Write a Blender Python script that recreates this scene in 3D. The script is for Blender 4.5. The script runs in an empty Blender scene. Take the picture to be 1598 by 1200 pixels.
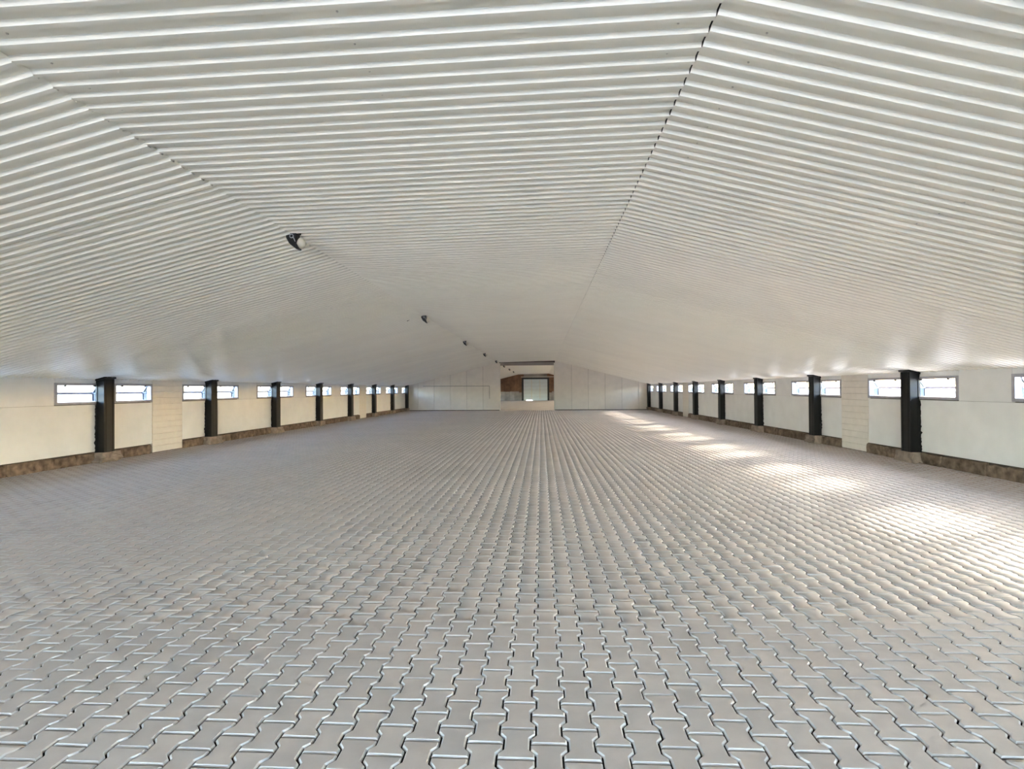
import bpy, math, random
import numpy as np
from mathutils import Matrix, Vector

random.seed(7)
rng = np.random.default_rng(7)
scene = bpy.context.scene
COL = scene.collection

# ------------------------------------------------------------------ camera
CAM_H = 1.5475
F_PX = 834.0
cam_data = bpy.data.cameras.new("camera")
cam_data.sensor_fit = 'HORIZONTAL'
cam_data.sensor_width = 36.0
cam_data.lens = F_PX / 1598.0 * 36.0
cam_data.clip_start = 0.05
cam_data.clip_end = 2000
cam = bpy.data.objects.new("camera", cam_data)
COL.objects.link(cam)
YAW = math.atan(46.0 / F_PX)      # hall axis vanishes a little right of the centre
PITCH = math.atan(7.0 / F_PX)     # looking up a trace
ROLL = -0.007
cam.matrix_world = (Matrix.Translation((0, 0, CAM_H)) @ Matrix.Rotation(YAW, 4, 'Z')
                    @ Matrix.Rotation(math.pi / 2 + PITCH, 4, 'X') @ Matrix.Rotation(ROLL, 4, 'Z'))
scene.camera = cam

# ------------------------------------------------------------------ sky, sun, exposure
SUN_DIR = Vector((-1.0, -0.62, -math.tan(math.radians(22.3)) * 1.177)).normalized()   # the way the rays travel
world = bpy.data.worlds.new("world")
scene.world = world
world.use_nodes = True
wn = world.node_tree.nodes
wl = world.node_tree.links
sky = wn.new('ShaderNodeTexSky')
sky.sky_type = 'NISHITA'
sky.sun_disc = False
sky.sun_elevation = math.radians(22.3)
sky.sun_rotation = math.atan2(-SUN_DIR.x, -SUN_DIR.y)
sky.air_density = 1.0
sky.dust_density = 2.3
wn['Background'].inputs['Strength'].default_value = 1.0
wl.new(sky.outputs[0], wn['Background'].inputs['Color'])

sun_data = bpy.data.lights.new("sun", 'SUN')
sun_data.energy = 4.0
sun_data.color = (1.0, 0.85, 0.64)
sun_data.angle = math.radians(8)
sun = bpy.data.objects.new("sun", sun_data)
COL.objects.link(sun)
sun.rotation_mode = 'QUATERNION'
sun.rotation_quaternion = SUN_DIR.to_track_quat('-Z', 'Y')
sun.location = (60, 40, 40)

vs = scene.view_settings
vs.view_transform = 'Standard'
vs.look = 'None'
vs.gamma = 1.0
vs.use_curve_mapping = False
vs.exposure = 3.33
scene.cycles.max_bounces = 10
scene.cycles.diffuse_bounces = 7
scene.cycles.adaptive_threshold = 0.03
scene.cycles.transparent_max_bounces = 16
scene.cycles.sample_clamp_indirect = 0.0
scene.cycles.caustics_reflective = False
scene.cycles.caustics_refractive = False

# ------------------------------------------------------------------ dimensions (metres; x across, y along the hall, z up)
XL, XR = -9.79, 7.63            # inner faces of the long walls
CLX, CLZ = -3.07, 3.475         # left crease of the ceiling
CRX, CRZ = 0.955, 3.555         # right crease
EAVE = 1.825
S0, S1 = -9.0, 38.45            # near end, gable partition
S2 = 71.0                       # far end of the second hall
BAY = 3.83
COL0 = 11.38                    # first column in view
WIN0 = 11.585                   # middle of its pair of windows
WZ0, WZ1 = 1.285, 1.735         # window opening
WHALF = 1.355
WGAP = 0.145                    # half the blind strip behind the column
WLEN = WHALF - WGAP
RIB = 0.1325


def ceil_z(x):
    if x <= CLX:
        return EAVE + (x - XL) / (CLX - XL) * (CLZ - EAVE)
    if x >= CRX:
        return EAVE + (XR - x) / (XR - CRX) * (CRZ - EAVE)
    return CLZ + (x - CLX) / (CRX - CLX) * (CRZ - CLZ)


# ------------------------------------------------------------------ materials
def lin(c):
    return tuple((v / 12.92 if v <= 0.04045 else ((v + 0.055) / 1.055) ** 2.4) for v in c)


def material(name, rgb, rough=0.6, spec=0.5, metallic=0.0, var=0.0, noise=(0, 1), bump=None, obj_var=0.0):
    """Plain procedural material. noise=(amount, scale) mottles the colour, bump=(strength, scale)."""
    m = bpy.data.materials.new(name)
    m.use_nodes = True
    nt = m.node_tree
    n, l = nt.nodes, nt.links
    b = n['Principled BSDF']
    b.inputs['Roughness'].default_value = rough
    b.inputs['Specular IOR Level'].default_value = spec
    b.inputs['Metallic'].default_value = metallic
    col = n.new('ShaderNodeRGB')
    col.outputs[0].default_value = (*rgb, 1)
    out = col.outputs[0]
    geo = n.new('ShaderNodeNewGeometry')
    if noise[0]:
        tex = n.new('ShaderNodeTexNoise')
        tex.inputs['Scale'].default_value = noise[1]
        tex.inputs['Detail'].default_value = 6
        l.new(geo.outputs['Position'], tex.inputs['Vector'])
        mr = n.new('ShaderNodeMapRange')
        mr.inputs[1].default_value = 0.3
        mr.inputs[2].default_value = 0.7
        mr.inputs[3].default_value = 1 - noise[0]
        mr.inputs[4].default_value = 1 + noise[0] * 0.5
        l.new(tex.outputs['Fac'], mr.inputs[0])
        mul = n.new('ShaderNodeVectorMath')
        mul.operation = 'SCALE'
        l.new(out, mul.inputs[0])
        l.new(mr.outputs[0], mul.inputs['Scale'])
        out = mul.outputs[0]
    if obj_var:
        oi = n.new('ShaderNodeObjectInfo')
        mr = n.new('ShaderNodeMapRange')
        mr.inputs[3].default_value = 1 - obj_var
        mr.inputs[4].default_value = 1 + obj_var
        l.new(oi.outputs['Random'], mr.inputs[0])
        mul = n.new('ShaderNodeVectorMath')
        mul.operation = 'SCALE'
        l.new(out, mul.inputs[0])
        l.new(mr.outputs[0], mul.inputs['Scale'])
        out = mul.outputs[0]
    l.new(out, b.inputs['Base Color'])
    if bump:
        tex = n.new('ShaderNodeTexNoise')
        tex.inputs['Scale'].default_value = bump[1]
        tex.inputs['Detail'].default_value = 5
        l.new(geo.outputs['Position'], tex.inputs['Vector'])
        bp = n.new('ShaderNodeBump')
        bp.inputs['Strength'].default_value = bump[0]
        bp.inputs['Distance'].default_value = 0.01
        l.new(tex.outputs['Fac'], bp.inputs['Height'])
        l.new(bp.outputs[0], b.inputs['Normal'])
    return m


def paver_material():
    m = material("concrete_paver", lin((0.775, 0.745, 0.732)), rough=0.62, spec=0.4, noise=(0.07, 9.0), bump=(0.12, 260))
    nt = m.node_tree
    n, l = nt.nodes, nt.links
    b = n['Principled BSDF']
    src = b.inputs['Base Color'].links[0].from_socket
    # each stone is a little lighter or darker, some a little pinker
    at = n.new('ShaderNodeAttribute')
    at.attribute_name = 'tone'
    oi = n.new('ShaderNodeObjectInfo')
    add = n.new('ShaderNodeMath')
    add.operation = 'ADD'
    l.new(at.outputs['Fac'], add.inputs[0])
    l.new(oi.outputs['Random'], add.inputs[1])
    fr = n.new('ShaderNodeMath')
    fr.operation = 'FRACT'
    l.new(add.outputs[0], fr.inputs[0])
    ramp = n.new('ShaderNodeValToRGB')
    e = ramp.color_ramp.elements
    e[0].position = 0.0
    e[0].color = (0.93, 0.92, 0.915, 1)
    e[1].position = 1.0
    e[1].color = (1.06, 1.055, 1.05, 1)
    k = e.new(0.45); k.color = (0.98, 0.98, 0.985, 1)
    k = e.new(0.70); k.color = (1.02, 0.99, 0.97, 1)
    l.new(fr.outputs[0], ramp.inputs[0])
    mul = n.new('ShaderNodeVectorMath')
    mul.operation = 'MULTIPLY'
    l.new(src, mul.inputs[0])
    l.new(ramp.outputs[0], mul.inputs[1])
    # large faint stains
    geo = n.new('ShaderNodeNewGeometry')
    tex = n.new('ShaderNodeTexNoise')
    tex.inputs['Scale'].default_value = 0.45
    tex.inputs['Detail'].default_value = 8
    tex.inputs['Roughness'].default_value = 0.65
    l.new(geo.outputs['Position'], tex.inputs['Vector'])
    mr = n.new('ShaderNodeMapRange')
    mr.inputs[1].default_value = 0.35
    mr.inputs[2].default_value = 0.65
    mr.inputs[3].default_value = 0.90
    mr.inputs[4].default_value = 1.04
    l.new(tex.outputs['Fac'], mr.inputs[0])
    mul2 = n.new('ShaderNodeVectorMath')
    mul2.operation = 'SCALE'
    l.new(mul.outputs[0], mul2.inputs[0])
    l.new(mr.outputs[0], mul2.inputs['Scale'])
    # earth trodden and blown along the foot of the long walls
    sep = n.new('ShaderNodeSeparateXYZ')
    l.new(geo.outputs['Position'], sep.inputs[0])
    off = n.new('ShaderNodeMath'); off.operation = 'SUBTRACT'
    l.new(sep.outputs['X'], off.inputs[0]); off.inputs[1].default_value = (-9.79 + 7.63) / 2
    ab = n.new('ShaderNodeMath'); ab.operation = 'ABSOLUTE'
    l.new(off.outputs[0], ab.inputs[0])
    t2 = n.new('ShaderNodeTexNoise')
    t2.inputs['Scale'].default_value = 2.2
    t2.inputs['Detail'].default_value = 8
    l.new(geo.outputs['Position'], t2.inputs['Vector'])
    wob = n.new('ShaderNodeMath'); wob.operation = 'MULTIPLY_ADD'
    l.new(t2.outputs['Fac'], wob.inputs[0]); wob.inputs[1].default_value = 1.6
    l.new(ab.outputs[0], wob.inputs[2])
    dm = n.new('ShaderNodeMapRange')
    dm.inputs[1].default_value = 8.71 - 1.1
    dm.inputs[2].default_value = 8.71 + 0.55
    dm.inputs[3].default_value = 0.0
    dm.inputs[4].default_value = 0.75
    l.new(wob.outputs[0], dm.inputs[0])
    dmix = n.new('ShaderNodeMix'); dmix.data_type = 'RGBA'
    l.new(dm.outputs[0], dmix.inputs[0])
    l.new(mul2.outputs[0], dmix.inputs[6])
    dmix.inputs[7].default_value = (*lin((0.58, 0.50, 0.43)), 1)
    l.new(dmix.outputs[2], b.inputs['Base Color'])
    return m


def panel_material(name, rgb):
    """Painted sandwich panel with a very fine vertical rib."""
    m = material(name, rgb, rough=0.5, spec=0.35, noise=(0.05, 2.5), obj_var=0.02)
    nt = m.node_tree
    n, l = nt.nodes, nt.links
    geo = n.new('ShaderNodeNewGeometry')
    sep = n.new('ShaderNodeSeparateXYZ')
    l.new(geo.outputs['Position'], sep.inputs[0])
    add = n.new('ShaderNodeMath'); add.operation = 'ADD'
    l.new(sep.outputs['X'], add.inputs[0]); l.new(sep.outputs['Y'], add.inputs[1])
    mul = n.new('ShaderNodeMath'); mul.operation = 'MULTIPLY'; mul.inputs[1].default_value = 2 * math.pi / 0.05
    l.new(add.outputs[0], mul.inputs[0])
    sn = n.new('ShaderNodeMath'); sn.operation = 'SINE'
    l.new(mul.outputs[0], sn.inputs[0])
    bp = n.new('ShaderNodeBump')
    bp.inputs['Strength'].default_value = 0.15
    bp.inputs['Distance'].default_value = 0.002
    l.new(sn.outputs[0], bp.inputs['Height'])
    l.new(bp.outputs[0], n['Principled BSDF'].inputs['Normal'])
    return m


def glass_material(name, tint, gloss=0.08, diffuse=0.0):
    m = bpy.data.materials.new(name)
    m.use_nodes = True
    nt = m.node_tree
    n, l = nt.nodes, nt.links
    n.remove(n['Principled BSDF'])
    tr = n.new('ShaderNodeBsdfTransparent')
    tr.inputs[0].default_value = (*tint, 1)
    gl = n.new('ShaderNodeBsdfGlossy')
    gl.inputs['Roughness'].default_value = 0.08
    mix = n.new('ShaderNodeMixShader')
    mix.inputs[0].default_value = gloss
    l.new(tr.outputs[0], mix.inputs[1])
    l.new(gl.outputs[0], mix.inputs[2])
    out = mix.outputs[0]
    if diffuse:
        tl = n.new('ShaderNodeBsdfTranslucent')
        tl.inputs[0].default_value = (0.8, 0.9, 1.0, 1)
        mix2 = n.new('ShaderNodeMixShader')
        mix2.inputs[0].default_value = diffuse
        l.new(out, mix2.inputs[1])
        l.new(tl.outputs[0], mix2.inputs[2])
        out = mix2.outputs[0]
    l.new(out, n['Material Output'].inputs[0])
    return m


M = {}
M['paver'] = paver_material()
M['paver_edge'] = material("lit_paver_edge", lin((0.82, 0.81, 0.81)), rough=0.5, spec=0.5, noise=(0.08, 12))  # chamfers paler than the tops: daylight on the bevels put into the colour
M['sand'] = material("joint_sand", lin((0.20, 0.19, 0.18)), rough=0.95, spec=0.1, noise=(0.25, 20))
M['slab'] = material("far_paving", lin((0.66, 0.63, 0.60)), rough=0.75, spec=0.3, noise=(0.12, 1.5))
M['sheet'] = material("painted_sheet_metal", lin((0.94, 0.925, 0.878)), rough=0.30, spec=0.5, noise=(0.03, 1.2), obj_var=0.018)
M['roof'] = material("roof_underlay", lin((0.30, 0.29, 0.27)), rough=0.9)
M['panel'] = panel_material("cream_panel", lin((0.918, 0.918, 0.915)))
M['gpanel'] = panel_material("gable_panel", lin((0.915, 0.888, 0.85)))
M['plank'] = material("white_plank", lin((0.91, 0.885, 0.85)), rough=0.55, noise=(0.05, 6))
M['core'] = material("wall_core", lin((0.30, 0.27, 0.24)), rough=0.95, noise=(0.3, 4))
M['black'] = material("black_steel_paint", lin((0.07, 0.069, 0.068)), rough=0.42, spec=0.28, noise=(0.25, 6))
M['sealant'] = material("black_foam", lin((0.07, 0.07, 0.075)), rough=0.85, bump=(0.6, 60))
M['stone'] = material("plinth_stone", lin((0.50, 0.43, 0.37)), rough=0.95, spec=0.2, noise=(0.6, 7.5), bump=(0.9, 18), obj_var=0.16)
M['footing'] = material("footing_stone", lin((0.60, 0.54, 0.49)), rough=0.95, spec=0.2, noise=(0.35, 7), bump=(0.9, 14), obj_var=0.12)
M['frame'] = material("grey_window_steel", lin((0.66, 0.655, 0.69)), rough=0.5, spec=0.4, noise=(0.12, 10))
M['glass'] = glass_material("window_glass", (0.93, 0.96, 1.0))
M['cheek'] = glass_material("cheek_glass", (0.11, 0.155, 0.21), 0.05, 0.03)
M['lampblack'] = material("black_lamp_plastic", lin((0.05, 0.05, 0.05)), rough=0.4)
M['lampwhite'] = material("cream_lamp_plastic", lin((0.80, 0.77, 0.70)), rough=0.4)
M['ring'] = material("pale_ring", lin((0.72, 0.72, 0.72)), rough=0.4)
M['cable'] = material("dark_cable", lin((0.25, 0.24, 0.23)), rough=0.7)
M['trim'] = material("cream_trim", lin((0.88, 0.86, 0.82)), rough=0.5)
M['gate'] = material("pale_gate_panel", lin((0.80, 0.83, 0.83)), rough=0.5, noise=(0.05, 3))
M['gateframe'] = material("dark_gate_frame", lin((0.15, 0.15, 0.15)), rough=0.6)
M['board'] = material("old_brown_board", lin((0.50, 0.37, 0.28)), rough=0.9, noise=(0.45, 1.6), obj_var=0.18)
M['limewash'] = material("dirty_limewash", lin((0.60, 0.56, 0.53)), rough=0.95, noise=(0.35, 1.0), obj_var=0.10)
M['ground'] = material("dry_ground", lin((0.68, 0.68, 0.66)), rough=0.95, spec=0.1, noise=(0.3, 0.4))
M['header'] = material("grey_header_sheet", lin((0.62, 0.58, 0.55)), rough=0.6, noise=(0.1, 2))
M['bounce_slab'] = material("pale_bounce_concrete", lin((0.80, 0.79, 0.78)), rough=0.9, spec=0.2, noise=(0.08, 0.6))  # kept pale to reflect daylight in through the gate
M['screw'] = material("screw_head", lin((0.82, 0.80, 0.77)), rough=0.3)


# ------------------------------------------------------------------ mesh helpers
def mesh_from(name, verts, faces, mat=None, smooth=False):
    me = bpy.data.meshes.new(name)
    me.from_pydata([tuple(v) for v in verts], [], faces)
    me.update()
    if mat is not None:
        me.materials.append(mat)
    if smooth:
        me.polygons.foreach_set('use_smooth', [True] * len(me.polygons))
    return me


def link(name, data, parent=None, loc=None):
    o = bpy.data.objects.new(name, data)
    COL.objects.link(o)
    if parent is not None:
        o.parent = parent
    if loc is not None:
        o.location = loc
    return o


def empty(name, loc=(0, 0, 0)):
    o = bpy.data.objects.new(name, None)
    o.empty_display_size = 0.2
    COL.objects.link(o)
    o.location = loc
    return o


def tag(o, label=None, cat=None, group=None, kind=None):
    if label:
        o['label'] = label
    if cat:
        o['category'] = cat
    if group:
        o['group'] = group
    if kind:
        o['kind'] = kind
    return o


class MB:
    def __init__(self):
        self.v, self.f = [], []

    def box(self, x0, x1, y0, y1, z0, z1):
        b = len(self.v)
        self.v += [(x0, y0, z0), (x1, y0, z0), (x1, y1, z0), (x0, y1, z0),
                   (x0, y0, z1), (x1, y0, z1), (x1, y1, z1), (x0, y1, z1)]
        self.f += [(b, b + 3, b + 2, b + 1), (b + 4, b + 5, b + 6, b + 7), (b, b + 1, b + 5, b + 4),
                   (b + 1, b + 2, b + 6, b + 5), (b + 2, b + 3, b + 7, b + 6), (b + 3, b, b + 4, b + 7)]
        return self

    def prism(self, poly, axis, a0, a1):
        """poly: list of 2-D points, extruded along axis 'x'/'y'/'z' from a0 to a1."""
        b = len(self.v)
        n = len(poly)
        for a in (a0, a1):
            for p, q in poly:
                self.v.append({'x': (a, p, q), 'y': (p, a, q), 'z': (p, q, a)}[axis])
        self.f.append(tuple(range(b, b + n)))
        self.f.append(tuple(range(b + 2 * n - 1, b + n - 1, -1)))
        for i in range(n):
            j = (i + 1) % n
            self.f.append((b + i, b + n + i, b + n + j, b + j))
        return self

    def tube(self, pts, r, n=8, caps=True):
        pts = [Vector(p) for p in pts]
        b = len(self.v)
        for i, p in enumerate(pts):
            d = (pts[min(i + 1, len(pts) - 1)] - pts[max(i - 1, 0)]).normalized()
            u = d.orthogonal().normalized() if i == 0 else (u - d * u.dot(d)).normalized()
            w = d.cross(u)
            rr = r[i] if isinstance(r, (list, tuple)) else r
            for k in range(n):
                a = 2 * math.pi * k / n
                self.v.append(tuple(p + u * (rr * math.cos(a)) + w * (rr * math.sin(a))))
        for i in range(len(pts) - 1):
            for k in range(n):
                k2 = (k + 1) % n
                self.f.append((b + i * n + k, b + i * n + k2, b + (i + 1) * n + k2, b + (i + 1) * n + k))
        if caps:
            self.f.append(tuple(b + k for k in range(n - 1, -1, -1)))
            e = b + (len(pts) - 1) * n
            self.f.append(tuple(e + k for k in range(n)))
        return self

    def mesh(self, name, mat, bevel=0.0, smooth=False):
        me = mesh_from(name, self.v, self.f, mat, smooth)
        import bmesh
        bm = bmesh.new()
        bm.from_mesh(me)
        bmesh.ops.recalc_face_normals(bm, faces=bm.faces)
        if bevel:
            bmesh.ops.bevel(bm, geom=list(bm.edges), offset=bevel, segments=1, affect='EDGES', profile=0.5)
        bm.to_mesh(me)
        bm.free()
        return me

    def build(self, name, mat, parent=None, bevel=0.0, smooth=False, loc=None):
        return link(name, self.mesh(name, mat, bevel, smooth), parent, loc)


# ================================================================== FLOOR
PL, PWIDE, PNARR = 0.2, 0.1645, 0.1155       # bone-shaped paver: length, wide end, waist
PITCHX = (PWIDE + PNARR) / 2
A_, B_ = 0.0385, 0.0615                        # wide part ends / waist begins, from the flat end


def bone(inset):
    """Outline of one paver, 12 points, counter-clockwise, shrunk by inset."""
    w, nrr, h = PWIDE / 2 - inset, PNARR / 2 - inset, PL / 2 - inset
    k = inset * 0.5
    ya, yb = PL / 2 - A_ - 0.0 + k * 0.9, PL / 2 - B_ - k * 0.2
    right = [(w, -h), (w, -ya), (nrr, -yb), (nrr, yb), (w, ya), (w, h)]
    left = [(-x, -y) for x, y in right]
    return right + left


JOINT = 0.0040
CH_W, CH_D = 0.0068, 0.0068
o_top, o_low = bone(JOINT + CH_W), bone(JOINT)
pv = [(x, y, 0.0) for x, y in o_top] + [(x, y, -CH_D) for x, y in o_low] + [(x, y, -0.022) for x, y in o_low]
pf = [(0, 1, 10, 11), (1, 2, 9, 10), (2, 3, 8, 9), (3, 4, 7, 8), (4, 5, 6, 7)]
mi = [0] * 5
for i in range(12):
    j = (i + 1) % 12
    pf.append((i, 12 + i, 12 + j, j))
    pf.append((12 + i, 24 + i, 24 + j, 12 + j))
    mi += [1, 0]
PV = np.array(pv)
NP = len(pv)
paver_me = mesh_from("paver", pv, pf, M['paver'])
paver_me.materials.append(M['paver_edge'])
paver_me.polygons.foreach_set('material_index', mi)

floor = MB().box(XL - 0.3, XR + 0.3, -1.2, S1 + 0.3, -0.10, -0.014).build("floor", M['sand'])
tag(floor, "grey concrete paved floor of bone-shaped interlocking pavers filling the hall", "floor", kind="structure")
floor_back = MB().box(XL - 0.3, XR + 0.3, S0 - 0.3, -1.2, -0.10, 0.0).build("floor_entrance", M['slab'])
tag(floor_back, "grey paved floor just inside the entrance gate", "floor", kind="structure")
floor_far = MB().box(XL - 0.3, XR + 0.3, S1 + 0.3, S2 + 0.3, -0.10, 0.0).build("floor_second_hall", M['slab'])
tag(floor_far, "pale floor of the second hall seen through the wide opening", "floor", kind="structure")

X_PH, S_PH = 0.022, 2.545
cells = []
i0, i1 = int(math.floor((XL - 0.15 - X_PH) / PITCHX)), int(math.ceil((XR + 0.15 - X_PH) / PITCHX))
for i in range(i0, i1 + 1):
    x = X_PH + i * PITCHX
    off = 0.1 + (0.1 if i % 2 else 0.0)
    j0, j1 = int((-1.05 - S_PH) / PL), int((S1 + 0.2 - S_PH) / PL)
    for j in range(j0, j1 + 1):
        cells.append((x, S_PH + off + j * PL))
cells = np.array(cells)
n = len(cells)
jit = np.zeros((n, 6))
jit[:, 0:2] = rng.normal(0, 0.0006, (n, 2))
jit[:, 2] = rng.normal(0, 0.0004, n)
jit[:, 3] = rng.normal(0, 0.0022, n)     # tilt about x
jit[:, 4] = rng.normal(0, 0.0022, n)     # tilt about y
jit[:, 5] = rng.normal(0, 0.004, n)      # turn
# which ones are in view, nearest first
cy, sy = math.cos(YAW), math.sin(YAW)
depth = cells[:, 1] * cy - cells[:, 0] * sy
lat = cells[:, 0] * cy + cells[:, 1] * sy
with np.errstate(divide='ignore', invalid='ignore'):
    px = 799 + F_PX * lat / depth
    py = 607 + F_PX * CAM_H / depth
vis = (depth > 0.5) & (px > -20) & (px < 1618) & (py < 1225)
order = np.argsort(np.where(vis, depth, 1e9))
near = order[:300]
is_near = np.zeros(n, bool)
is_near[near] = True
for k in near:
    o = link("paver", paver_me, floor)
    o.location = (cells[k, 0] + jit[k, 0], cells[k, 1] + jit[k, 1], jit[k, 2])
    o.rotation_euler = (jit[k, 3], jit[k, 4], jit[k, 5])
rest = np.where(~is_near)[0]
c = cells[rest]
jr = jit[rest]
P = PV[None, :, :]
xx = P[..., 0] - jr[:, 5:6] * P[..., 1] + (c[:, 0] + jr[:, 0])[:, None]
yy = P[..., 1] + jr[:, 5:6] * P[..., 0] + (c[:, 1] + jr[:, 1])[:, None]
zz = P[..., 2] + jr[:, 2:3] + jr[:, 3:4] * P[..., 1] - jr[:, 4:5] * P[..., 0]
allv = np.stack([xx, yy, zz], -1).reshape(-1, 3)
fa = np.array(pf)
allf = (fa[None] + (np.arange(len(rest)) * NP)[:, None, None]).reshape(-1, 4)
me = bpy.data.meshes.new("paver_field")
me.vertices.add(len(allv))
me.vertices.foreach_set('co', allv.astype(np.float32).ravel())
me.loops.add(allf.size)
me.loops.foreach_set('vertex_index', allf.astype(np.int32).ravel())
me.polygons.add(len(allf))
me.polygons.foreach_set('loop_start', np.arange(0, allf.size, 4, dtype=np.int32))
me.polygons.foreach_set('loop_total', np.full(len(allf), 4, dtype=np.int32))
at = me.attributes.new('tone', 'FLOAT', 'FACE')
at.data.foreach_set('value', np.repeat(rng.random(len(rest)), len(pf)).astype(np.float32))
me.materials.append(M['paver'])
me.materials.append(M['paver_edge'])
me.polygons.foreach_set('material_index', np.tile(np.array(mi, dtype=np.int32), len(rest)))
me.update(calc_edges=True)
o = link("paver_field", me, floor)
tag(o, kind="stuff")

# ================================================================== GROUND OUTSIDE
g = MB()
g.box(-400, XL - 0.45, -300, 400, -0.5, -0.12)
g.box(XR + 0.45, 400, -300, 400, -0.5, -0.12)
g.box(XL - 0.45, XR + 0.45, -300, S0 - 40, -0.5, -0.12)
g.box(XL - 0.45, XR + 0.45, S2 + 0.3, 400, -0.5, -0.12)
tag(g.build("ground", M['ground']), "dry open ground outside the hall windows", "ground", kind="structure")

o = MB().box(XL - 0.45, XR + 0.45, S0 - 40, S0 - 0.3, -0.5, -0.06).build("ground_bounce", M['bounce_slab'])  # unseen slab added to throw daylight up onto the ceiling ribs
tag(o, "unseen pale slab added outside the entrance to bounce light onto the ceiling", "bounce_slab", kind="structure")

# ================================================================== CEILING
PROF = [(0.0, 0.025), (0.069, 0.025), (0.0835, 0.0), (0.118, 0.0), (0.1325, 0.025)]   # along the hall, height


def sheet_mesh(name, pa, pb, nribs):
    """Trapezoidal sheet, ribs running from pa to pb (x, z) across the hall."""
    pa, pb = Vector((pa[0], 0, pa[1])), Vector((pb[0], 0, pb[1]))
    d = (pb - pa).normalized()
    nrm = Vector((-d.z, 0, d.x))
    if nrm.z < 0:
        nrm = -nrm
    ys = []
    for k in range(nribs):
        for (y, h) in PROF[:-1]:
            ys.append((k * RIB + y, h))
    ys.append((nribs * RIB, 0.025))
    ys.append((nribs * RIB + 0.012, 0.0245))       # side lap
    v, f = [], []
    for (y, h) in ys:
        for p in (pa, pb):
            q = p + nrm * h
            v.append((q.x, y, q.z))
    for i in range(len(ys) - 1):
        f.append((2 * i, 2 * i + 1, 2 * i + 3, 2 * i + 2))
    # thickness: a second skin just above
    m_ = len(v)
    v += [(a + nrm.x * 0.0012, b, c_ + nrm.z * 0.0012) for (a, b, c_) in v]
    f += [tuple(m_ + q for q in reversed(ff)) for ff in f]
    return mesh_from(name, v, f, M['sheet'])


NR = 8
ceiling = MB().prism([(XL - 0.3, EAVE - 0.02), (CLX, CLZ + 0.085), (CRX, CRZ + 0.085), (XR + 0.3, EAVE - 0.02),
                      (XR + 0.3, EAVE + 0.20), (CRX, CRZ + 0.30), (CLX, CLZ + 0.30), (XL - 0.3, EAVE + 0.20)],
                     'y', S0 - 0.3, S2 + 0.3).build("ceiling", M['roof'])
tag(ceiling, "cream trapezoidal sheet metal ceiling with a raised middle strip", "ceiling", kind="structure")
sheets = {
    'l': sheet_mesh("ceiling_sheet", (XL - 0.02, EAVE - 0.005), (CLX + 0.012, CLZ - 0.004), NR),
    'm': sheet_mesh("ceiling_sheet", (CLX - 0.03, CLZ - 0.0), (CRX + 0.001, CRZ - 0.0), NR),
    'r': sheet_mesh("ceiling_sheet", (CRX + 0.0035, CRZ - 0.002), (XR + 0.02, EAVE - 0.005), NR),
}
s = 2.784 - 0.0795 - 11 * NR * RIB
s_first = s
while s < S1 + 0.05:
    for key in 'lmr':
        o = link("ceiling_sheet", sheets[key], ceiling)
        o.location = (0, s + {'l': 0.006, 'm': 0.0, 'r': -0.004}[key], {'l': -0.006, 'm': -0.001, 'r': -0.002}[key] + random.uniform(-0.0012, 0.0012))
        o.rotation_euler = (random.gauss(0, 0.0013), 0, random.gauss(0, 0.0003))
    s += NR * RIB
# second hall: same ceiling, ribs too far off to tell apart
mb = MB()
for (xa, za, xb, zb) in ((XL, EAVE, CLX, CLZ), (CLX, CLZ, CRX, CRZ), (CRX, CRZ, XR, EAVE)):
    mb.prism([(xa, za), (xb, zb), (xb, zb + 0.03), (xa, za + 0.03)], 'y', S1 + 0.6, S2)
o = mb.build("ceiling_second_hall", M['sheet'])
tag(o, "cream ceiling of the second hall beyond the opening", "ceiling", kind="structure")
# screw heads on the sheets, a few pixels each
mb = MB()
for ks in range(0, 150):
    y = 2.784 - 0.0795 + RIB * ks * 2 + 0.033
    if y > 16:
        break
    for (xa, za, xb, zb, ts) in ((CLX, CLZ, CRX, CRZ, (0.045, 0.5, 0.955)), (XL, EAVE, CLX, CLZ, (0.06, 0.35, 0.65, 0.955)),
                                 (CRX, CRZ, XR, EAVE, (0.045, 0.35, 0.65, 0.94))):
        for t in ts:
            x, z = xa + (xb - xa) * t, za + (zb - za) * t
            mb.tube([(x, y, z + 0.025), (x, y, z + 0.0175)], [0.0075, 0.0055], 6)
tag(mb.build("screw_heads", M['screw'], ceiling), kind="stuff")

# ================================================================== LONG WALLS
SIDES = {'left': (XL, -1), 'right': (XR, 1)}       # inner face, outward direction
KW = range(-1, 8)


def xbox(mb, xin, sg, d0, d1, y0, y1, z0, z1):
    """Box given by distance d outward from the inner face."""
    a, b_ = xin + sg * d0, xin + sg * d1
    mb.box(min(a, b_), max(a, b_), y0, y1, z0, z1)


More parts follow.
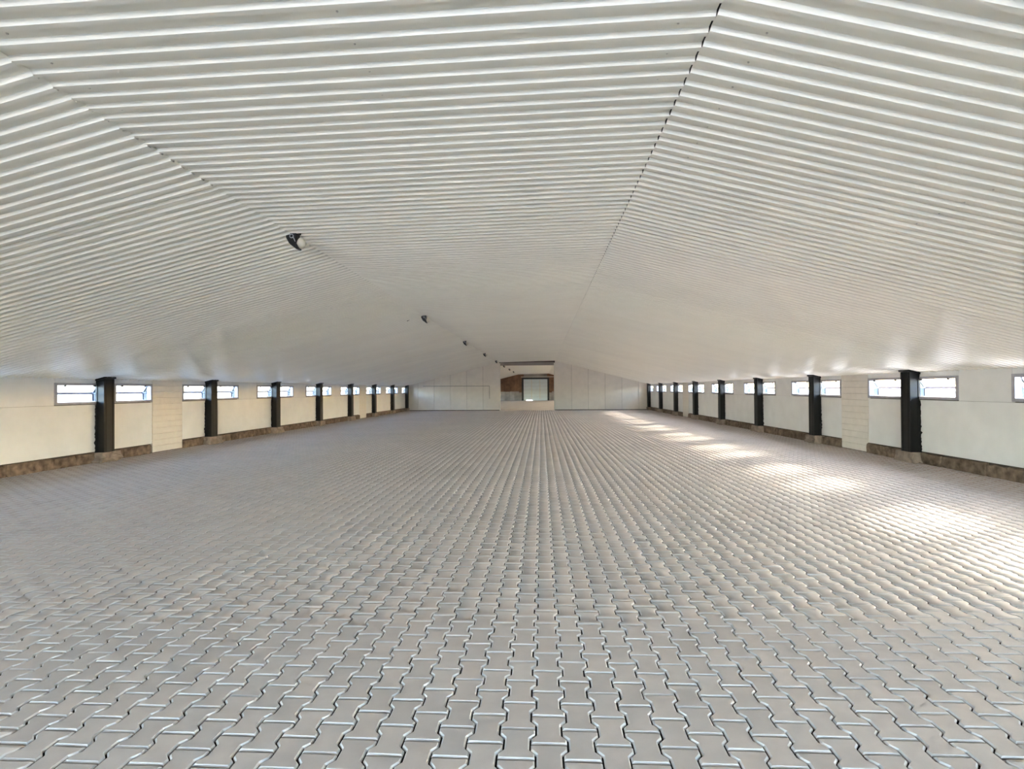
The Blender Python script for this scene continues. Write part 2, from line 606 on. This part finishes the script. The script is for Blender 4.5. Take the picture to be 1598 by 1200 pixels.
INFILL = {0, 4}         # bays (after column k) closed with white planks
for side, (xin, sg) in SIDES.items():
    mb = MB()
    xbox(mb, xin, sg, 0.05, 0.13, S0, S2, -0.1, WZ0)
    xbox(mb, xin, sg, 0.05, 0.13, S0, S2, WZ1, EAVE + 0.05)
    edges = []
    for k in range(-1, 16):
        w = WIN0 + k * BAY
        if k == 7:                            # only the nearer light fits before the gable
            edges.append((w - WHALF, w - WGAP))
            continue
        edges.append((w - WHALF, w - WGAP))
        edges.append((w + WGAP, w + WHALF))
    prev = S0
    for a, b_ in edges:
        xbox(mb, xin, sg, 0.05, 0.13, prev, a, WZ0, WZ1)
        prev = b_
    xbox(mb, xin, sg, 0.05, 0.13, prev, S2, WZ0, WZ1)
    wall = mb.build("wall_" + side, M['core'])
    tag(wall, "cream panelled long wall with a row of low windows on the %s" % side, "wall", kind="structure")
    PB = 0.235                               # panels stop above the plinth

    def panel(y0, y1, z0, z1, mat='panel', name="panel", d0=0.0, par=None):
        p = MB()
        xbox(p, xin, sg, d0, 0.05, y0 + 0.003, y1 - 0.003, z0, z1)
        return p.build(name, M[mat], par or wall, bevel=0.003)

    # entrance stretch, out of view behind the camera
    panel(S0, WIN0 - BAY - WHALF, WZ0 - 0.012, EAVE + 0.03)
    panel(S0, COL0 - BAY - 1.9, PB, WZ0 - 0.016)
    panel(COL0 - BAY - 1.9, COL0 - BAY, PB, WZ0 - 0.016)
    for k in KW:
        w = WIN0 + k * BAY
        c0, c1 = COL0 + k * BAY, COL0 + (k + 1) * BAY
        wa, wb = w + WHALF, w + BAY - WHALF       # pier between this window pair and the next
        if k == 7:
            panel(c0, S1, PB, WZ0 - 0.016)
            panel(w - WHALF, S1, WZ1 + 0.002, EAVE + 0.03)
            panel(w - WGAP, S1, WZ0 - 0.012, WZ1 + 0.002)
            continue
        # strip between the two lights, behind the column, and over the windows
        panel(w - WGAP, w + WGAP, WZ0 - 0.012, WZ1 + 0.002)
        panel(w - WHALF, w + WHALF, WZ1 + 0.002, EAVE + 0.03)
        if k in INFILL:
            panel(c0, wa, PB, WZ0 - 0.016)
            panel(wb, c1, PB, WZ0 - 0.016)
            inf = empty("infill_panel", (xin, (wa + wb) / 2, 0))
            inf.parent = wall
            inf['label'] = "plain white horizontally boarded infill reaching down to the floor"
            nb = 12
            for q in range(nb):
                z0, z1 = 0.012 + q * (EAVE - 0.0) / nb, 0.012 + (q + 1) * (EAVE - 0.0) / nb
                p = MB()
                xbox(p, 0, sg, -0.006, 0.05, wa + 0.004 - inf.location.y, wb - 0.004 - inf.location.y, z0 + 0.0015, z1 - 0.0015)
                p.build("plank", M['plank'], inf, bevel=0.003)
        else:
            panel(c0, c1, PB, WZ0 - 0.016)
            panel(wa, wb, WZ0 - 0.012, EAVE + 0.03)
    # low stone plinth under the panels
    base = MB()
    xbox(base, xin, sg, 0.03, 0.05, S0, S1, -0.02, 0.20)
    base = base.build("baseboard_" + side, M['core'])
    tag(base, "rough brown stone plinth along the foot of the %s wall" % side, "plinth", kind="structure")
    variants = []
    for vi in range(7):
        L = 0.42 + 0.09 * vi
        import bmesh
        bm = bmesh.new()
        bmesh.ops.create_cube(bm, size=1.0)
        bmesh.ops.subdivide_edges(bm, edges=list(bm.edges), cuts=2, use_grid_fill=True)
        for vtx in bm.verts:
            px_, py_, pz_ = vtx.co
            # pull the corners in a bit, roughen
            vtx.co = (px_ * 0.09, py_ * L * (1 - 0.03 * abs(pz_)), (pz_ + 0.5) * 0.205)
            vtx.co += Vector((random.gauss(0, 0.007), random.gauss(0, 0.008), random.gauss(0, 0.008)))
        vm = bpy.data.meshes.new("stone")
        bm.to_mesh(vm)
        bm.free()
        vm.materials.append(M['stone'])
        variants.append((L, vm))
    y = 4.0
    infs = [(WIN0 + k * BAY + WHALF, WIN0 + (k + 1) * BAY - WHALF) for k in INFILL]
    while y < S1 - 0.1:
        hit = [b_ for a, b_ in infs if a - 0.12 < y < b_]
        if hit:
            y = hit[0]
            continue
        L, vm = random.choice(variants)
        nxt = [a for a, b_ in infs if a > y] + [S1]
        LL = min(L, min(nxt) - y)
        o = link("stone", vm, base)
        o.location = (xin + sg * (0.005 + random.uniform(-0.012, 0.012)), y + LL / 2, 0.0)
        o.scale = (1, LL / L * 0.985, random.uniform(0.92, 1.06))
        y += LL
    # footing blocks under the columns
    for k in range(-1, 8):
        bm = bmesh.new()
        bmesh.ops.create_cube(bm, size=1.0)
        bmesh.ops.subdivide_edges(bm, edges=list(bm.edges), cuts=3, use_grid_fill=True)
        L = 0.52 + 0.14 * random.random()
        for vtx in bm.verts:
            px_, py_, pz_ = vtx.co
            taper = 1 - 0.12 * (pz_ + 0.5)
            vtx.co = (px_ * 0.30 * taper, py_ * L * taper, (pz_ + 0.5) * 0.215)
            if pz_ < 0.49:
                vtx.co += Vector((random.gauss(0, 0.010), random.gauss(0, 0.012), random.gauss(0, 0.009)))
        if side == 'left' and k == 0:      # this one is broken into lumps
            for vtx in bm.verts:
                if vtx.co.z < 0.2:
                    vtx.co += Vector((random.gauss(0, 0.02), random.gauss(0, 0.022), random.gauss(0, 0.012)))
        vm = bpy.data.meshes.new("footing_block")
        bm.to_mesh(vm)
        bm.free()
        vm.materials.append(M['footing'])
        o = link("footing_block", vm, base)
        o.location = (xin - sg * 0.085, COL0 + k * BAY + (0.03 if k < 7 else -0.16), 0.0)

# ================================================================== WINDOWS
FW = 0.062        # frame bar width
BAYD = 0.20       # how far the glazing stands out
ORD = ['nearest', 'second', 'third', 'fourth', 'fifth', 'sixth', 'seventh', 'eighth']


def make_window(sg):
    """One light, centred on y = 0, inner face x = 0, bottom z = 0."""
    hl, hh = WLEN / 2, WZ1 - WZ0
    def q(mb, d0, d1, y0, y1, z0, z1):
        a, b_ = sg * d0, sg * d1
        return mb.box(min(a, b_), max(a, b_), y0, y1, z0, z1)
    root = {}
    m_ = MB()
    q(m_, -0.012, 0.10, -hl, -hl + FW, 0, hh)
    q(m_, -0.012, 0.10, hl - FW, hl, 0, hh)
    q(m_, -0.012, 0.10, -hl + FW, hl - FW, 0, 0.052)
    q(m_, -0.012, 0.10, -hl + FW, hl - FW, hh - 0.05, hh)
    root['frame'] = m_.mesh("frame", M['frame'])
    zt, zm, zb = hh - 0.05, 0.232, 0.052
    ya, yb = -hl + FW, hl - FW
    do = 0.10 + BAYD * 0.55
    # sloping upper pane, upright lower pane
    def slab(prof, y0, y1, mat, nm):
        pr = [(sg * d, z) for d, z in prof]
        return MB().prism(pr, 'y', y0, y1).mesh(nm, mat)
    root['upper_pane'] = slab([(0.095, zt), (do, zm), (do + 0.004, zm), (0.099, zt)], ya, yb, M['glass'], "upper_pane")
    root['lower_pane'] = slab([(do, zb), (do, zm), (do + 0.004, zm), (do + 0.004, zb)], ya, yb, M['glass'], "lower_pane")
    m_ = MB()
    q(m_, do - 0.012, do + 0.016, ya - 0.02, yb + 0.02, zm - 0.025, zm + 0.025)
    root['glazing_bar'] = m_.mesh("glazing_bar", M['frame'])
    m_ = MB()
    q(m_, 0.09, do + 0.02, ya - 0.03, yb + 0.03, zb - 0.03, zb - 0.004)
    root['sill'] = m_.mesh("sill", M['frame'])
    for nm, yc in (('near', ya - 0.004), ('far', yb)):
        root['cheek_' + nm] = slab([(0.095, zt), (0.095, zb), (do, zb), (do, zm)], yc, yc + 0.004, M['cheek'], "cheek_pane")
        m_ = MB()
        m_.tube([(sg * 0.097, yc, zt), (sg * do, yc, zm), (sg * do, yc, zb)], 0.028, 4)
        m_.tube([(sg * 0.097, yc, zm), (sg * do, yc, zm)], 0.02, 4)
        root['corner_' + nm] = m_.mesh("corner_bar", M['frame'])
    m_ = MB()
    q(m_, -0.018, 0.02, -0.012, 0.012, hh - 0.075, hh - 0.035)
    root['latch'] = m_.mesh("latch", M['black'])
    return root


WMESH = {'left': make_window(-1), 'right': make_window(1)}
PART_NAME = {'cheek_near': 'cheek_pane', 'cheek_far': 'cheek_pane', 'corner_near': 'corner_bar', 'corner_far': 'corner_bar'}
wn_ = 0
for side, (xin, sg) in SIDES.items():
    for k in range(-1, 8):
        for half in (-1, 1):
            if k == 7 and half > 0:
                continue
            wn_ += 1
            r = empty("window_%d" % wn_, (xin, WIN0 + k * BAY + half * (WGAP + WLEN / 2), WZ0))
            if k < 0:
                lab = "grey steel window on the %s wall, %s the pair before the nearest black column" % (
                    side, "nearer half of" if half < 0 else "farther half of")
            else:
                lab = "grey steel window on the %s wall, %s side of the %s black column" % (
                    side, "near" if half < 0 else "far", ORD[k])
            tag(r, lab, "window", "low steel windows of the long walls", "structure")
            for nm, me in WMESH[side].items():
                if nm == 'latch':
                    for yy_ in (-0.36, 0.36):
                        link('latch', me, r).location = (0, yy_, 0)
                else:
                    link(PART_NAME.get(nm, nm), me, r)

# ================================================================== COLUMNS
CW, CD = 0.29, 0.19
for side, (xin, sg) in SIDES.items():
    top = ceil_z(xin - sg * (CD * 0.5)) - 0.004
    zb = 0.212

    def q(mb, d0, d1, y0, y1, z0, z1):      # d measured into the room
        a, b_ = -sg * d0, -sg * d1
        return mb.box(min(a, b_), max(a, b_), y0, y1, z0, z1)
    h = CW / 2
    shaft = q(MB(), -0.02, CD - 0.012, -h + 0.012, h - 0.012, zb, top - 0.01).mesh("shaft", M['black'])
    face = MB()
    q(face, CD - 0.012, CD, -h, h, zb, top - 0.008)
    face = face.mesh("front_flange", M['black'], bevel=0.003)
    lip = q(MB(), CD - 0.001, CD + 0.009, -0.006, 0.006, zb, top - 0.012).mesh("weld_seam", M['black'], bevel=0.002)
    web = q(MB(), 0.0, 0.03, -h, h, zb, top - 0.008).mesh("rear_flange", M['black'], bevel=0.003)
    za, zc = ceil_z(xin + sg * 0.0) - 0.002, ceil_z(xin - sg * (CD + 0.03)) - 0.002
    cap = MB().prism([(-sg * -0.005, za - 0.035), (-sg * (CD + 0.025), zc - 0.035), (-sg * (CD + 0.025), zc), (-sg * -0.005, za)],
                     'y', -h - 0.02, h + 0.02).mesh("cap_plate", M['black'])
    for k in range(-1, 8):
        r = empty("steel_column", (xin, COL0 + k * BAY - (0.12 if k == 7 else 0), 0))
        if k < 0:
            lab = "black steel column on the %s wall, beyond the edge of view beside the closest windows" % side
        else:
            lab = "black painted steel column on the %s wall, %s from the viewer%s" % (
                side, ORD[k], ", against the gable wall" if k == 7 else "")
        tag(r, lab, "column", "black steel wall columns")
        link("shaft", shaft, r)
        link("front_flange", face, r)
        link("rear_flange", web, r)
        link("weld_seam", lip, r).location = (0, -0.085, 0)
        link("weld_seam", lip, r).location = (0, 0.085, 0)
        link("cap_plate", cap, r)
        # ragged black sealant where the column meets the wall panels
        v, f = [], []
        N = 34
        for i in range(N + 1):
            z = zb + 0.005 + (WZ0 - 0.03 - zb) * i / N
            wv = 0.018 + abs(random.gauss(0, 0.016)) * (1.6 - i / N)
            wv2 = 0.012 + abs(random.gauss(0, 0.010))
            v += [(-sg * 0.004, -h - wv, z), (-sg * 0.03, -h - wv * 0.45, z), (-sg * 0.04, -h + 0.006, z),
                  (-sg * 0.04, h - 0.006, z), (-sg * 0.025, h + wv2 * 0.5, z), (-sg * 0.004, h + wv2, z)]
        for i in range(N):
            for qd in (0, 1, 3, 4):
                a = i * 6 + qd
                f.append((a, a + 1, a + 7, a + 6))
        link("sealant", mesh_from("sealant", v, f, M['sealant']), r)

# ================================================================== GABLE PARTITION
gable = MB()
OX0, OX1 = -3.03, 0.963
GT = 0.12


def trap(mb, x0, x1, y0, y1, z0, drop=0.0):
    xs = sorted([x0, x1] + [c for c in (CLX, CRX) if x0 < c < x1], reverse=True)
    poly = [(x0, z0), (x1, z0)] + [(c, ceil_z(c) - drop) for c in xs]
    mb.prism(poly, 'y', y0, y1)
    return mb


trap(gable, XL - 0.02, OX0 - 0.005, S1 + 0.04, S1 + GT, -0.02, -0.05)
trap(gable, OX1 + 0.005, XR + 0.02, S1 + 0.04, S1 + GT, -0.02, -0.05)
gable.box(OX0 - 0.005, OX1 + 0.005, S1 + 0.04, S1 + GT, 3.30, 3.62)
gable = gable.build("wall_far", M['core'])
tag(gable, "cream gable partition of upright panels either side of a wide opening", "wall", kind="structure")
PWD = 1.19
x = OX0
while x > XL + 0.05:
    a = max(x - PWD, XL)
    trap(MB(), a + 0.006, x - 0.006, S1, S1 + 0.04, 0.03, 0.004).build("panel", M['gpanel'], gable, bevel=0.003)
    x = a
x = OX1
while x < XR - 0.05:
    b_ = min(x + PWD, XR)
    trap(MB(), x + 0.006, b_ - 0.006, S1, S1 + 0.04, 0.03, 0.004).build("panel", M['gpanel'], gable, bevel=0.003)
    x = b_
for i, (x0, x1) in enumerate(((OX0 - 0.02, OX0 + 0.07), (OX1 - 0.07, OX1 + 0.02))):
    o = MB().box(x0, x1, S1 - 0.012, S1 + GT + 0.012, 0.0, 3.42).build("trim_%d" % (i + 1), M['trim'], bevel=0.004)
    tag(o, "pale edging of the wide opening, %s jamb" % ("left" if i == 0 else "right"), "trim", kind="structure")
o = MB().box(OX0 + 0.07, OX1 - 0.07, S1 - 0.01, S1 + GT + 0.012, 3.24, 3.46).build("trim_3", M['header'])
tag(o, "shaded header strip over the wide opening", "trim", kind="structure")
o = MB().box(XL, OX0, S1 - 0.03, S1 - 0.002, 0.0, 0.05).build("baseboard_far_left", M['core'])
tag(o, "dark foot rail of the gable wall left of the opening", "baseboard", kind="structure")
o = MB().box(OX1, XR, S1 - 0.03, S1 - 0.002, 0.0, 0.05).build("baseboard_far_right", M['core'])
tag(o, "dark foot rail of the gable wall right of the opening", "baseboard", kind="structure")
# thin cable on the left half
cz = CAM_H + 0.20
r = empty("wall_cable", (-3.75, S1, cz))
tag(r, "thin dark cable run across the left half of the gable wall", "cable")
MB().tube([(-4.85, -0.012, 0.04), (0, -0.012, 0.03)], 0.011, 6).build("horizontal_run", M['cable'], r)
MB().tube([(0, -0.012, 0.03), (0.0, -0.012, -0.90)], 0.011, 6).build("drop", M['cable'], r)

# ================================================================== SECOND HALL
end = empty("wall_end", (0, 0, 0))
tag(end, "brown boarded and limewashed end wall of the second hall", "wall", kind="structure")
GX0, GX1, GZ = -2.37, 0.78, 2.83
x = XL
bw = 0.62
while x < XR:
    b_ = min(x + bw, XR)
    mid = (x + b_) / 2
    if GX0 - 0.25 < mid < GX1 + 0.25:
        trap_z = GZ + 0.22
        MB().prism([(x, trap_z), (b_, trap_z), (b_, ceil_z(b_)), (x, ceil_z(x))], 'y', S2, S2 + 0.1).build("board", M['limewash'], end)
    else:
        d = random.uniform(0, 0.04)
        zs = 1.15 + random.uniform(-0.12, 0.12)
        MB().box(x + 0.01, b_ - 0.01, S2 - 0.05 + d, S2 + 0.1, 0.0, zs).build("lower_board", M['limewash'], end)
        MB().prism([(x + 0.01, zs), (b_ - 0.01, zs), (b_ - 0.01, ceil_z(b_)), (x + 0.01, ceil_z(x))], 'y', S2 - 0.05 + d, S2 + 0.1).build("board", M['board'], end)
    x = b_
mb = MB()
trap(mb, XL - 0.1, GX0 + 0.35, S2 + 0.1, S2 + 0.25, -0.1, -0.12)
trap(mb, GX0 + 1.15, XR + 0.1, S2 + 0.1, S2 + 0.25, -0.1, -0.12)
trap(mb, GX0 + 0.35, GX0 + 1.15, S2 + 0.1, S2 + 0.25, 0.08, -0.12)
mb.build("backing", M['core'], end)
gate = empty("door_1", ((GX0 + GX1) / 2, S2 - 0.1, 0))
tag(gate, "pale sectional gate with dark frame at the far end of the second hall", "gate", kind="structure")
gw = (GX1 - GX0) / 2
rows = 6
rh = (GZ - 0.0) / rows
for q_ in range(rows):
    zlo = q_ * rh + 0.01
    mb = MB()
    if q_ == 0:
        mb.box(-gw, -gw + 0.35, 0, 0.05, zlo, rh - 0.01)
        mb.box(-gw + 0.35, -gw + 1.15, 0, 0.05, zlo + 0.06, rh - 0.01)
        mb.box(-gw + 1.15, gw, 0, 0.05, zlo, rh - 0.01)
    else:
        mb.box(-gw, gw, 0, 0.05, zlo, zlo + rh - 0.02)
    mb.build("gate_section", M['gate'], gate)
    if q_:
        MB().box(-gw, gw, -0.02, 0.0, zlo - 0.02, zlo + 0.015).build("section_rib", M['ring'], gate)
MB().box(-gw - 0.24, -gw, -0.06, 0.1, 0, GZ + 0.2).build("gate_post", M['gateframe'], gate)
MB().box(gw, gw + 0.24, -0.06, 0.1, 0, GZ + 0.2).build("gate_post", M['gateframe'], gate)
MB().box(-gw, gw, -0.06, 0.1, GZ, GZ + 0.16).build("lintel", M['gateframe'], gate)
MB().box(-gw * 0.35, -gw * 0.3, -0.03, 0.0, 0.2, GZ - 0.05).build("stiffener", M['lampwhite'], gate)
MB().box(gw * 0.35, gw * 0.4, -0.03, 0.0, 0.2, GZ - 0.05).build("stiffener", M['lampwhite'], gate)
MB().box(-1.9, 2.6, -0.45, -0.40, GZ + 0.25, GZ + 0.33).build("spring_shaft", M['lampwhite'], gate)

# ================================================================== ENTRANCE END, behind the camera
EG0, EG1, EGZ = -5.4, 3.3, 3.30
mb = MB()
trap(mb, XL - 0.1, EG0, S0 - 0.2, S0, -0.05, -0.1)
trap(mb, EG1, XR + 0.1, S0 - 0.2, S0, -0.05, -0.1)
mb.prism([(EG0, ceil_z(EG0) - 0.15), (CLX, EGZ), (CRX, EGZ), (EG1, ceil_z(EG1) - 0.15), (EG1, ceil_z(EG1) + 0.1), (CRX, CRZ + 0.1), (CLX, CLZ + 0.1),
          (EG0, ceil_z(EG0) + 0.1)], 'y', S0 - 0.2, S0)
tag(mb.build("wall_entrance", M['gpanel']), "cream end wall with the open entrance gate", "wall", kind="structure")

# ================================================================== FLOODLIGHTS ALONG THE LEFT CREASE
def disc(mb, c, r, d, n=14):
    mb.tube([c, (c[0], c[1] + d, c[2])], r, n)


LORD = ['largest and nearest', 'second', 'third', 'fourth', 'fifth', 'sixth', 'seventh', 'eighth']
mb = MB()
mb.prism([(-0.085, 0.075), (-0.05, 0.105), (0.055, 0.105), (0.055, -0.015), (0.078, -0.10), (0.052, -0.107),
          (-0.04, -0.035), (-0.085, 0.05)], 'y', -0.09, 0.03)
lamp_body = mb.mesh("housing", M['lampblack'], bevel=0.006)
mb = MB()
pts = []
nseg = 16
for i in range(nseg + 1):
    a = 2 * math.pi * i / nseg
    pts.append((-0.004 + 0.024 * math.cos(a), -0.094, 0.062 + 0.024 * math.sin(a)))
mb.tube(pts, 0.005, 6, caps=False)
lamp_ring = mb.mesh("tilt_knob", M['ring'])
mb = MB()
mb.tube([(0.02, -0.094, 0.045), (0.045, -0.094, -0.01)], 0.005, 6)
lamp_arm = mb.mesh("arm", M['ring'])
# rounded cream reflector cap on the right
mb = MB()
prof = []
for i in range(9):
    a = math.pi / 2 * i / 8
    prof.append((0.066 + 0.08 * math.sin(a), 0.088 * math.cos(a)))
mb.tube([(p[0], -0.01, -0.01 - (p[0] - 0.066) * 0.35) for p in prof], [max(p[1], 0.004) * 0.85 for p in prof], 14)
lamp_cap = mb.mesh("diffuser", M['lampwhite'], smooth=True)
mb = MB()
mb.box(-0.06, 0.075, -0.04, 0.02, 0.10, 0.16)
lamp_mount = mb.mesh("mounting_bracket", M['lampblack'], bevel=0.004)
for i in range(8):
    yl = 6.46 + i * 7.38
    r = empty("floodlight", (CLX + 0.03, yl, CLZ - 0.092))
    lab = "small black floodlight on the left ceiling crease, %s of the row" % LORD[i]
    tag(r, lab, "lamp", "floodlights along the ceiling crease")
    r.scale = (0.93, 0.93, 0.93)
    link("housing", lamp_body, r)
    link("tilt_knob", lamp_ring, r)
    link("arm", lamp_arm, r)
    link("diffuser", lamp_cap, r)
    link("mounting_bracket", lamp_mount, r)
    if i == 1:
        MB().tube([(-0.05, 0, 0.11), (-0.22, -0.01, 0.09), (-0.42, -0.02, 0.0), (-0.5, -0.02, -0.04)], 0.009, 6).build("cable", M['cable'], r)
